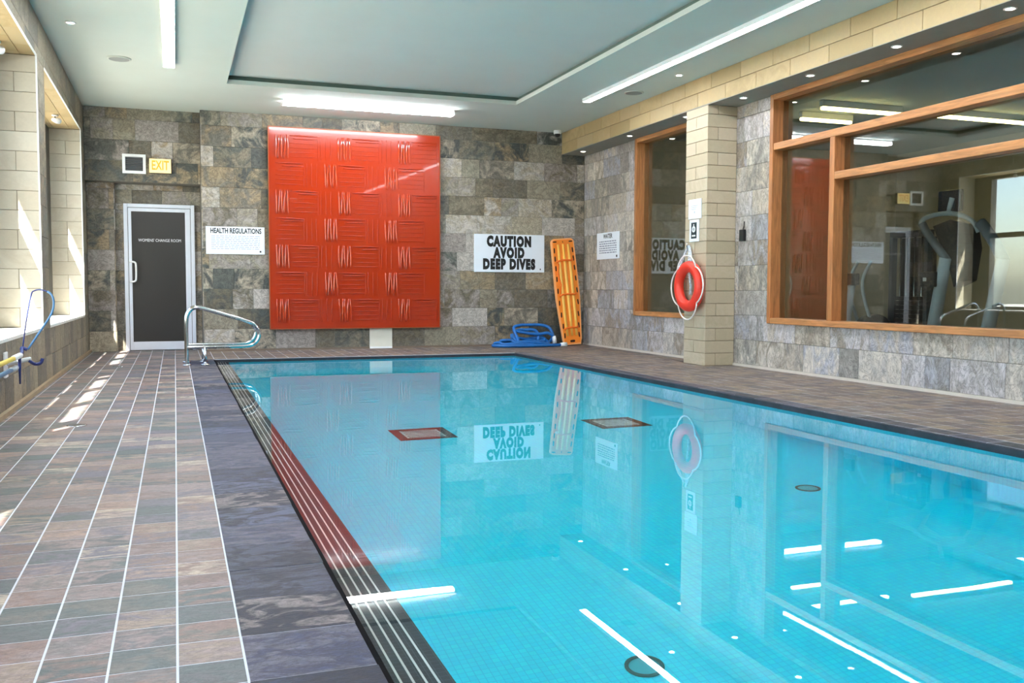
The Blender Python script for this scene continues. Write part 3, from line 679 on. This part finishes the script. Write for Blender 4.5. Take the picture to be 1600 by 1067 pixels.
def plate(out, n0, n1, b_):
    N = len(out); v_ = [bp(x, y, n0) for x, y in out]+[bp(x, y, n1) for x, y in out]
    return b_.add(v_, [tuple(range(N)), tuple(range(2*N-1, N-1, -1))]+[(i, (i+1) % N, N+(i+1) % N, N+i) for i in range(N)])
M['board'] = plain('amber_plastic', (250, 140, 40), 0.35, var=0.05); M['boardrib'] = plain('yellow_plastic', (255, 196, 92), 0.35, var=0.04)
M['boardedge'] = plain('pale_orange_rim', (255, 176, 112), 0.4); M['strap'] = plain('orange_strap', (250, 120, 32), 0.6)
bd = plate(outline(0.0), 0.0, 0.045, MB()).build('board', M['boardedge'], e)
plate(outline(0.022), 0.045, 0.049, MB()).build('face', M['board'], bd)
for i in range(3):
    x = -0.095+i*0.095; b = MB()
    b.tube([bp(x*0.85, 0.16, 0.046), bp(x, 0.5, 0.048), bp(x, 1.2, 0.048), bp(x*0.95, 1.70, 0.046)], [0.02, 0.026, 0.026, 0.02], 10)
    b.build('rib', M['boardrib'], bd, True)
def slot(u_, v_, w_, h_, ang=0):
    pts = []
    for k in range(16):
        a = 2*math.pi*k/16; x = w_*math.copysign(abs(math.cos(a))**0.6, math.cos(a)); y = h_*math.copysign(abs(math.sin(a))**0.6, math.sin(a))
        pts.append((u_+x*math.cos(ang)-y*math.sin(ang), v_+x*math.sin(ang)+y*math.cos(ang)))
    return plate(pts, 0.044, 0.0505, MB())
M['slot'] = plain('dark_slot', (48, 22, 14), 0.8)
for s_ in (-1, 1):
    for v_ in (0.17, 0.33, 0.52, 0.72, 0.92, 1.12, 1.30, 1.46, 1.60): slot(s_*(halfw(v_)-0.045), v_, 0.012, 0.045, 0.05*s_).build('hand_slot', M['slot'], bd)
    slot(s_*0.145, 1.745, 0.035, 0.011).build('hand_slot', M['slot'], bd)
slot(0, 0.07, 0.045, 0.02).build('foot_slot', M['slot'], bd); slot(0, 1.74, 0.006, 0.016).build('hand_slot', M['slot'], bd)
for v_ in (0.29, 0.85, 1.42):
    w_ = halfw(v_); b = MB()
    b.tube([bp(-w_+0.06, v_-0.02, 0.05), bp(-w_/2, v_+0.005, 0.078), bp(0, v_+0.01, 0.08), bp(w_/2, v_, 0.078), bp(w_-0.06, v_+0.02, 0.05)], 0.015, 6); b.build('strap', M['strap'], e, True)
b = MB().tube([bp(-0.12, 1.38, 0.07), bp(-0.15, 1.2, 0.06), bp(-0.11, 1.02, 0.065), bp(-0.14, 0.87, 0.06)], 0.012, 6); b.build('strap', M['strap'], e, True)

# blue vacuum hose lying in a heap by the wall
e = empty('pool_hose', (5.4, 14.3, 0)); tag(e, 'blue pool hose heaped in loops on the far deck', 'hose')
M['hose'] = plain('blue_hose', (24, 104, 178), 0.4, var=0.12, scale=14)
pts = []
for (cx, cy, cz, rx, ry, rz, n, tilt) in ((5.32, 14.28, 0.03, 0.50, 0.19, 0.0, 12, 0), (5.36, 14.28, 0.075, 0.43, 0.16, 0.01, 12, 0), (5.46, 14.33, 0.11, 0.30, 0.10, 0.03, 12, 0), (5.56, 14.40, 0.20, 0.36, 0.10, 0.17, 12, 1), (5.46, 14.36, 0.17, 0.19, 0.07, 0.12, 12, 1)):
    for k in range(n):
        a = 2*math.pi*k/n+math.pi
        pts.append((cx+rx*math.cos(a), cy+ry*math.sin(a), max(0.03, cz+rz*math.sin(a)+0.02*math.sin(3*a))))
pts += [(5.62, 14.34, 0.20), (5.80, 14.31, 0.22), (5.90, 14.29, 0.16)]
ht = crom([(5.98, 14.14, 0.03), (5.75, 14.10, 0.03), (5.3, 14.05, 0.03), (4.95, 14.12, 0.03)]+pts, 4)
MB().tube(ht, 0.026, 8).build('tube', M['hose'], e, True)
MB().tube([(5.898, 14.29, 0.17), (5.905, 14.285, 0.12), (5.91, 14.28, 0.05)], [0.03, 0.036, 0.032], 10).build('cuff', M['white'], e, True)
MB().tube([(5.95, 14.135, 0.032), (6.01, 14.145, 0.036), (6.07, 14.155, 0.036)], [0.03, 0.035, 0.035], 10).build('cuff', M['white'], e, True)

# dome camera at the ceiling
e = empty('dome_camera', (6.0, 14.42, ZC)); tag(e, 'small white dome camera on the ceiling at the far end of the beam', 'camera')
MB().lathe([(0.065, 0), (0.065, -0.05), (0.058, -0.06)], (6.0, 14.42, ZC)).build('body', M['white'], e, True)
MB().lathe([(0.05, -0.06), (0.045, -0.085), (0.03, -0.105), (0.008, -0.112)], (6.0, 14.42, ZC)).build('dome', M['black'], e, True)

# ================================================================== RIGHT WALL AND COLUMN THINGS
n_ = (-1, 0, 0); u_ = (0, -1, 0); v_ = (0, 0, 1)
def wall_sign(name, label, x, y0, y1, z0, z1):
    e = empty(name, (x, (y0+y1)/2, z0)); tag(e, label, 'sign')
    MB().rbox(x-0.012, x+0.0, y0, y1, z0, z1, 0.003).build('board', M['sign'], e); return e
e = wall_sign('water_notice', 'small white printed notice between backboard and narrow window', XR-0.001, 13.25, 14.07, 1.43, 1.86)
text_obj('title', 'WATER', 0.10, (XR-0.0135, 13.66, 1.795), u_, v_, n_, M['ink'], e, xs=0.95, bold=0.002)
b = MB()
for i in range(6):
    z = 1.715-i*0.036; y = 13.97
    while y > 13.34:
        w_ = random.uniform(0.03, 0.09); y1 = max(y-w_, 13.34); b.box(XR-0.0145, XR-0.0125, y1, y, z-0.008, z+0.008); y = y1-0.02
b.build('small_print', M['inkgrey'], e); MB().box(XR-0.0145, XR-0.0125, 13.31, 13.35, 1.455, 1.49).build('corner_mark', M['ink'], e)
e = wall_sign('paper_notice', 'plain white paper notice, upper of two on the column', BEAMX-0.002, 10.14, 10.44, 1.83, 2.075)
b = MB()
for i in range(3): b.box(BEAMX-0.0155, BEAMX-0.0135, 10.22+0.02*i, 10.37, 1.99-0.022*i, 1.996-0.022*i)
b.box(BEAMX-0.0155, BEAMX-0.0135, 10.285, 10.30, 1.90, 1.925); b.build('small_print', plain('pale_print', (170, 180, 190), 0.7), e)
e = wall_sign('pictogram_sign', 'white sign with dark rescue pictogram just above the life ring', BEAMX-0.002, 10.19, 10.41, 1.545, 1.82)
MB().rbox(BEAMX-0.0165, BEAMX-0.0125, 10.235, 10.365, 1.585, 1.785, 0.0015).build('dark_field', plain('dark_green_print', (32, 52, 56), 0.6), e)
b = MB().tube([(BEAMX-0.016, 10.30+0.032*math.cos(2*math.pi*k/16), 1.70+0.032*math.sin(2*math.pi*k/16)) for k in range(16)], 0.009, 6, closed=True)
b.box(BEAMX-0.0185, BEAMX-0.0155, 10.293, 10.307, 1.675, 1.765); b.box(BEAMX-0.0185, BEAMX-0.0155, 10.26, 10.34, 1.61, 1.63); b.build('symbol', M['white'], e)
e = empty('wall_thermostat', (XR, 9.84, 1.53)); tag(e, 'small black box on the slate beside the column', 'control box')
MB().rbox(XR-0.05, XR-0.002, 9.80, 9.885, 1.54, 1.68, 0.008).build('body', M['black'], e)
MB().tube([(XR-0.02, 9.842, 1.68), (XR-0.008, 9.842, 1.72), (XR-0.004, 9.842, 1.78)], 0.006).build('cable', M['black'], e, True)

# life ring on the column
RC = Vector((6.075, 10.285, 0.985))
e = empty('life_ring', (6.16, 10.285, 0.66)); tag(e, 'red life ring with white grab rope hanging on the brick column', 'life ring')
M['red'] = plain('life_ring_red', (238, 62, 44), 0.35, var=0.05); M['rope'] = plain('white_rope', (236, 232, 228), 0.8, var=0.08, scale=60)
def ringp(a, r, x=0): return RC+Vector((x, r*math.cos(a), r*math.sin(a)))
rv = []; rf = []; NA, NB = 48, 14
for i in range(NA):
    a = 2*math.pi*i/NA
    for k in range(NB): c_ = 2*math.pi*k/NB; rv.append(ringp(a, 0.248+0.072*math.cos(c_), 0.058*math.sin(c_)))
for i in range(NA):
    for k in range(NB): j = (i+1) % NA; rf.append((i*NB+k, j*NB+k, j*NB+(k+1) % NB, i*NB+(k+1) % NB))
mesh_obj('ring_body', rv, rf, M['red'], e, True)
for q in range(4):
    a0_ = math.radians(40+q*90); bv = []; bf = []
    for i in range(5):
        a = a0_+(i-2)*0.035
        for k in range(NB): c_ = 2*math.pi*k/NB; bv.append(ringp(a, 0.248+0.0755*math.cos(c_), 0.0615*math.sin(c_)))
    for i in range(4):
        for k in range(NB): bf.append((i*NB+k, (i+1)*NB+k, (i+1)*NB+(k+1) % NB, i*NB+(k+1) % NB))
    mesh_obj('band', bv, bf, M['red'], e, True)
    ps = []
    for i in range(13):
        s_ = i/12; a = a0_+s_*math.pi/2; ps.append(ringp(a, 0.318+0.07*math.sin(math.pi*s_)+(0.03*math.sin(math.pi*s_) if q in (2,) else 0), -0.03))
    MB().tube(ps, 0.010, 6).build('grab_rope', M['rope'], e, True)
M['rope2'] = plain('blue_flecked_rope', (196, 204, 214), 0.8, var=0.5, scale=70)
for dy in (-0.11, 0.12):
    MB().tube(crom([(6.135, 10.40, 1.50), (6.12, 10.39+dy*0.5, 1.42), (6.08, 10.36+dy, 1.30), (6.03, 10.33+dy*1.1, 1.20)], 5), 0.016, 6).build('hanging_rope', M['rope2'], e, True)
MB().tube(crom([(6.155, 10.40, 1.49), (6.12, 10.40, 1.47), (6.105, 10.40, 1.50), (6.11, 10.40, 1.53)], 4), 0.008).build('hook', M['chrome'], e, True)
MB().tube(crom([(6.14, 10.39, 1.48), (6.12, 10.36, 1.2), (6.13, 10.33, 1.0), (6.12, 10.32, 0.88)], 5), 0.02, 6).build('rope_coil', M['rope2'], e, True)

# ================================================================== LEFT SIDE THINGS
def grab_rail(y, label):
    e = empty('grab_rail', (0.22, y, 0)); tag(e, label, 'handrail', 'stainless pool handrails')
    pts = [(0.125, y, 0.0), (0.125, y, 0.25), (0.125, y, 0.50), (0.14, y, 0.62), (0.19, y, 0.69), (0.26, y, 0.71), (0.36, y, 0.685), (0.6, y, 0.61), (0.84, y, 0.535), (0.93, y, 0.49), (0.985, y, 0.41), (0.975, y, 0.32), (0.92, y, 0.255), (0.82, y, 0.228), (0.6, y, 0.225), (0.33, y, 0.225), (0.125, y, 0.225)]
    MB().tube(crom(pts, 4), 0.022, 12).build('rail', M['chrome'], e, True)
    MB().tube([(0.335, y, 0.0), (0.335, y, 0.225)], 0.022, 12).build('post', M['chrome'], e, True)
    for x in (0.125, 0.335): MB().lathe([(0.05, 0.002), (0.05, 0.012), (0.03, 0.022)], (x, y, 0)).build('base_flange', M['chrome'], e, True)
grab_rail(12.05, 'polished steel pool handrail, nearer of the pair')
grab_rail(12.60, 'polished steel pool handrail, farther of the pair nearest the door')

M['yellow'] = plain('yellow_pole', (232, 206, 74), 0.4); M['bluep'] = plain('blue_pole', (70, 116, 156), 0.4); M['navy'] = plain('navy_plastic', (30, 46, 110), 0.4)
e = empty('skimmer_net', (-1.1, 7.8, 0.44)); tag(e, 'pool skimmer with blue hoop on a yellow pole by the left wall', 'skimmer net')
MB().tube([(-1.1, 2.6, 0.43), (-1.1, 7.55, 0.44)], 0.017, 10).build('pole', M['yellow'], e, True)
MB().tube([(-1.1, 7.5, 0.44), (-1.1, 7.82, 0.442)], 0.021, 10).build('pole_grip', M['white'], e, True)
MB().tube(crom([(-1.1, 7.80, 0.43), (-1.10, 7.9, 0.46), (-1.105, 7.95, 0.49), (-1.07, 7.95, 0.475)], 4), 0.014).build('neck', M['navy'], e, True)
hp = crom([(-1.10, 7.95, 0.485), (-1.075, 7.95, 0.67), (-1.035, 7.95, 0.885), (-1.01, 7.95, 0.925), (-0.96, 7.95, 0.932), (-0.90, 7.95, 0.905), (-0.878, 7.95, 0.84), (-0.898, 7.95, 0.745), (-0.99, 7.95, 0.595), (-1.065, 7.95, 0.477)], 5)
MB().tube(hp[:24], 0.005, 6).build('hoop', M['navy'], e, True); MB().tube(hp[23:], 0.008, 8).build('hoop_frame', M['bluep'], e, True)
e = empty('pole_rack', (-1.19, 7.8, 0.36)); tag(e, 'grey wall bracket with navy hooks holding the poles', 'bracket')
MB().rbox(-1.2, -1.185, 7.72, 7.84, 0.28, 0.47, 0.004).build('back_plate', M['white'], e)
MB().tube([(-1.19, 7.78, 0.385), (-1.14, 7.9, 0.388), (-1.06, 8.0, 0.40)], 0.018, 8).build('arm', plain('pale_grey_plastic', (190, 196, 196), 0.5), e, True)
MB().tube(crom([(-1.07, 7.98, 0.395), (-1.03, 8.02, 0.36), (-0.99, 8.03, 0.365), (-0.975, 8.03, 0.40)], 4), 0.013, 8).build('hook', M['navy'], e, True)
MB().tube([(-1.1, 7.78, 0.46), (-1.1, 7.78, 0.23)], [0.014, 0.006], 8).build('hook', M['navy'], e, True)
e = empty('brush_pole', (-1.1, 7.4, 0.36)); tag(e, 'blue pole lying on the bracket below the yellow one', 'pole')
MB().tube([(-1.11, 2.6, 0.355), (-1.11, 7.45, 0.36)], 0.016, 10).build('pole', M['bluep'], e, True)
MB().tube([(-1.11, 7.45, 0.36), (-1.11, 7.68, 0.36)], 0.02, 10).build('pole_grip', plain('grey_grip', (170, 178, 184), 0.5), e, True)
def spot(x, y, label):
    e = empty('spotlight', (x, y, HEAD)); tag(e, label, 'spotlight', 'spotlights in the window heads')
    MB().lathe([(0.04, 0), (0.04, -0.015), (0.03, -0.02)], (x, y, HEAD)).build('base', M['white'], e, True)
    MB().tube([(x, y, HEAD-0.01), (x, y, HEAD-0.06)], 0.008).build('stem', M['black'], e, True)
    MB().tube([(x-0.03, y+0.03, HEAD-0.055), (x+0.02, y-0.02, HEAD-0.075), (x+0.05, y-0.05, HEAD-0.085)], [0.022, 0.035, 0.038], 12).build('head', M['white'], e, True)
spot(-1.40, 13.3, 'small white spotlight in the window opening by the door')
spot(-1.47, 9.55, 'small white spotlight in the nearer window opening')

# ================================================================== GYM BEHIND THE GLASS
gy = MB(); G0, G1, GY0, GY1 = XR+0.2, 13.0, 2.5, 14.4
M['gymwall'] = plain('gym_wall_paint', (186, 180, 166), 0.8, var=0.04); M['gymfloor'] = plain('gym_rubber_floor', (52, 52, 54), 0.7, var=0.2, scale=30)
def gs(name, label, m, *bx):
    o = MB().box(*bx).build(name, m); tag(o, label, kind='structure')
gs('floor_gym', 'dark rubber gym floor behind the glass', M['gymfloor'], G0, G1, GY0, GY1, -0.05, 0.0)
gs('ceiling_gym', 'grey gym ceiling behind the glass', plain('gym_ceiling_paint', (150, 158, 158), 0.8), G0, G1, GY0, GY1, ZC-0.05, ZC)
gs('wall_gym_far', 'grey gym wall behind the machines', M['gymwall'], G1, G1+0.1, GY0, GY1, 0, ZC)
gs('wall_gym_back', 'grey gym end wall', M['gymwall'], G0, G1, GY1, GY1+0.1, 0, ZC)
gs('wall_gym_near', 'grey gym side wall', M['gymwall'], G0, G1, GY0-0.1, GY0, 0, ZC)
def gym_tube(x0, x1, y, label):
    e = empty('gym_tube_light', ((x0+x1)/2, y, 3.4)); tag(e, label, 'ceiling light', 'gym tube lights')
    MB().rbox(x0, x1, y-0.04, y+0.04, 3.43, 3.515, 0.005).build('housing', M['white'], e)
    MB().rbox(x0+0.01, x1-0.01, y-0.035, y+0.035, 3.39, 3.43, 0.012).build('diffuser', M['gymtube'], e)
gym_tube(8.3, 9.65, 10.64, 'yellowish gym tube light seen in the top pane')
gym_tube(10.0, 11.9, 10.55, 'yellowish gym tube light seen below the upper transom')
gym_tube(8.55, 9.45, 11.42, 'shortest yellowish gym tube light')
M['gymgrey'] = plain('machine_grey', (196, 208, 216), 0.35); M['gymdark'] = plain('machine_black', (26, 27, 30), 0.45)
# treadmill
e = empty('treadmill', (8.7, 7.8, 0)); tag(e, 'large grey treadmill with hooped handlebar behind the glass', 'treadmill')
tx = 8.0
MB().rbox(tx-0.15, tx+1.9, 7.35, 8.35, 0.0, 0.16, 0.03).build('deck', M['gymdark'], e)
MB().rbox(tx+0.2, tx+1.85, 7.55, 8.15, 0.16, 0.19, 0.01).build('belt', plain('belt', (16, 16, 18), 0.8), e)
MB().tube([(tx, 8.28, 0.1), (tx, 8.215, 0.62), (tx, 8.08, 1.30)], [0.075, 0.07, 0.065], 14).build('upright', M['gymgrey'], e, True)
MB().tube([(tx, 7.58, 0.1), (tx, 7.47, 0.60), (tx, 7.32, 1.27)], [0.075, 0.07, 0.062], 14).build('upright', M['gymgrey'], e, True)
MB().tube(crom([(tx, 8.06, 1.27), (tx, 8.2, 1.42), (tx, 8.37, 1.60), (tx-0.02, 8.42, 1.70)], 4), 0.045, 10).build('arm', plain('arm_dark_grey', (120, 130, 138), 0.4), e, True)
MB().tube(crom([(tx, 7.31, 1.25), (tx, 7.42, 1.42), (tx, 7.55, 1.58), (tx-0.01, 7.62, 1.66)], 4), 0.06, 10).build('arm', plain('arm_dark_grey', (120, 130, 138), 0.4), e, True)
MB().tube(crom([(tx-0.02, 8.43, 1.66), (tx-0.03, 8.42, 1.72), (tx-0.05, 8.30, 1.765), (tx-0.05, 8.05, 1.785), (tx-0.05, 7.82, 1.745), (tx-0.03, 7.68, 1.66), (tx, 7.64, 1.56)], 5), 0.026, 10).build('handlebar', M['gymgrey'], e, True)
cv = [(8.30, 1.66), (8.05, 1.72), (7.80, 1.66), (7.74, 1.4), (7.80, 1.05), (7.98, 0.98), (8.05, 1.2)]
N = len(cv); MB().add([(tx+0.02, y, z) for y, z in cv]+[(tx+0.16, y, z) for y, z in cv], [tuple(range(N)), tuple(range(2*N-1, N-1, -1))]+[(i, N+i, N+(i+1) % N, (i+1) % N) for i in range(N)]).build('console', M['gymdark'], e)
MB().rbox(tx-0.11, tx+0.05, 8.13, 8.36, 0.98, 1.15, 0.015).build('control_box', M['gymdark'], e)
MB().box(tx-0.113, tx-0.109, 8.24, 8.29, 1.045, 1.085).build('label_plate', M['white'], e)
MB().rbox(tx+0.0, tx+0.05, 7.90, 8.22, 1.80, 2.04, 0.012).build('screen', plain('screen_blue_black', (24, 30, 44), 0.2), e)
MB().tube([(tx-0.01, 8.06, 1.77), (tx-0.015, 8.03, 1.85), (tx-0.01, 8.0, 1.95)], [0.02, 0.025, 0.03], 8).build('screen_stem', M['gymgrey'], e, True)
# weight machine
e = empty('weight_machine', (8.7, 9.27, 0)); tag(e, 'black cable weight machine with chrome guide rods behind the glass', 'gym machine')
for y in (8.97, 9.56): MB().rbox(8.57, 8.65, y-0.03, y+0.03, 0, 1.63, 0.008).build('post', plain('machine_slate', (70, 78, 86), 0.4), e)
MB().rbox(8.57, 8.67, 8.94, 9.59, 1.60, 1.68, 0.01).build('top_beam', M['gymdark'], e); MB().rbox(8.5, 9.2, 8.9, 9.6, 0, 0.08, 0.01).build('base', M['gymdark'], e)
for y in (9.08, 9.20, 9.33, 9.44): MB().tube([(8.62, y, 0.08), (8.62, y, 1.6)], 0.011, 8).build('guide_rod', M['chrome'], e, True)
for i in range(14): MB().rbox(8.56, 8.72, 9.05, 9.47, 0.10+i*0.055, 0.15+i*0.055, 0.004, 1).build('weight_plate', M['gymdark'], e)
MB().rbox(8.72, 8.76, 8.99, 9.54, 0.08, 1.6, 0.004).build('rear_shroud', M['gymdark'], e)
# elliptical
e = empty('elliptical_trainer', (7.75, 9.05, 0)); tag(e, 'smaller grey elliptical trainer beside the window mullion', 'gym machine')
MB().rbox(7.55, 8.45, 8.85, 9.2, 0.0, 0.10, 0.02).build('base', M['gymdark'], e)
MB().lathe([(0.26, -0.07), (0.28, -0.05), (0.28, 0.05), (0.26, 0.07)], (7.85, 9.02, 0.38), 'y').build('flywheel_housing', M['gymdark'], e, True)
MB().tube([(7.6, 9.2, 0.1), (7.6, 9.185, 0.58), (7.6, 9.10, 1.02)], [0.05, 0.045, 0.04], 12).build('mast', M['gymgrey'], e, True)
for y in (8.97, 9.2): MB().tube(crom([(7.9, y, 0.3), (7.7, y, 0.75), (7.62, y-0.02, 1.05), (7.72, y-0.04, 1.28)], 4), 0.02, 8).build('swing_arm', M['gymgrey'], e, True)
MB().rbox(7.56, 7.62, 9.0, 9.2, 1.0, 1.14, 0.01).build('console', M['gymdark'], e)
for y in (8.93, 9.14): MB().rbox(8.0, 8.35, y-0.05, y+0.05, 0.28, 0.32, 0.01).build('pedal', M['gymdark'], e)
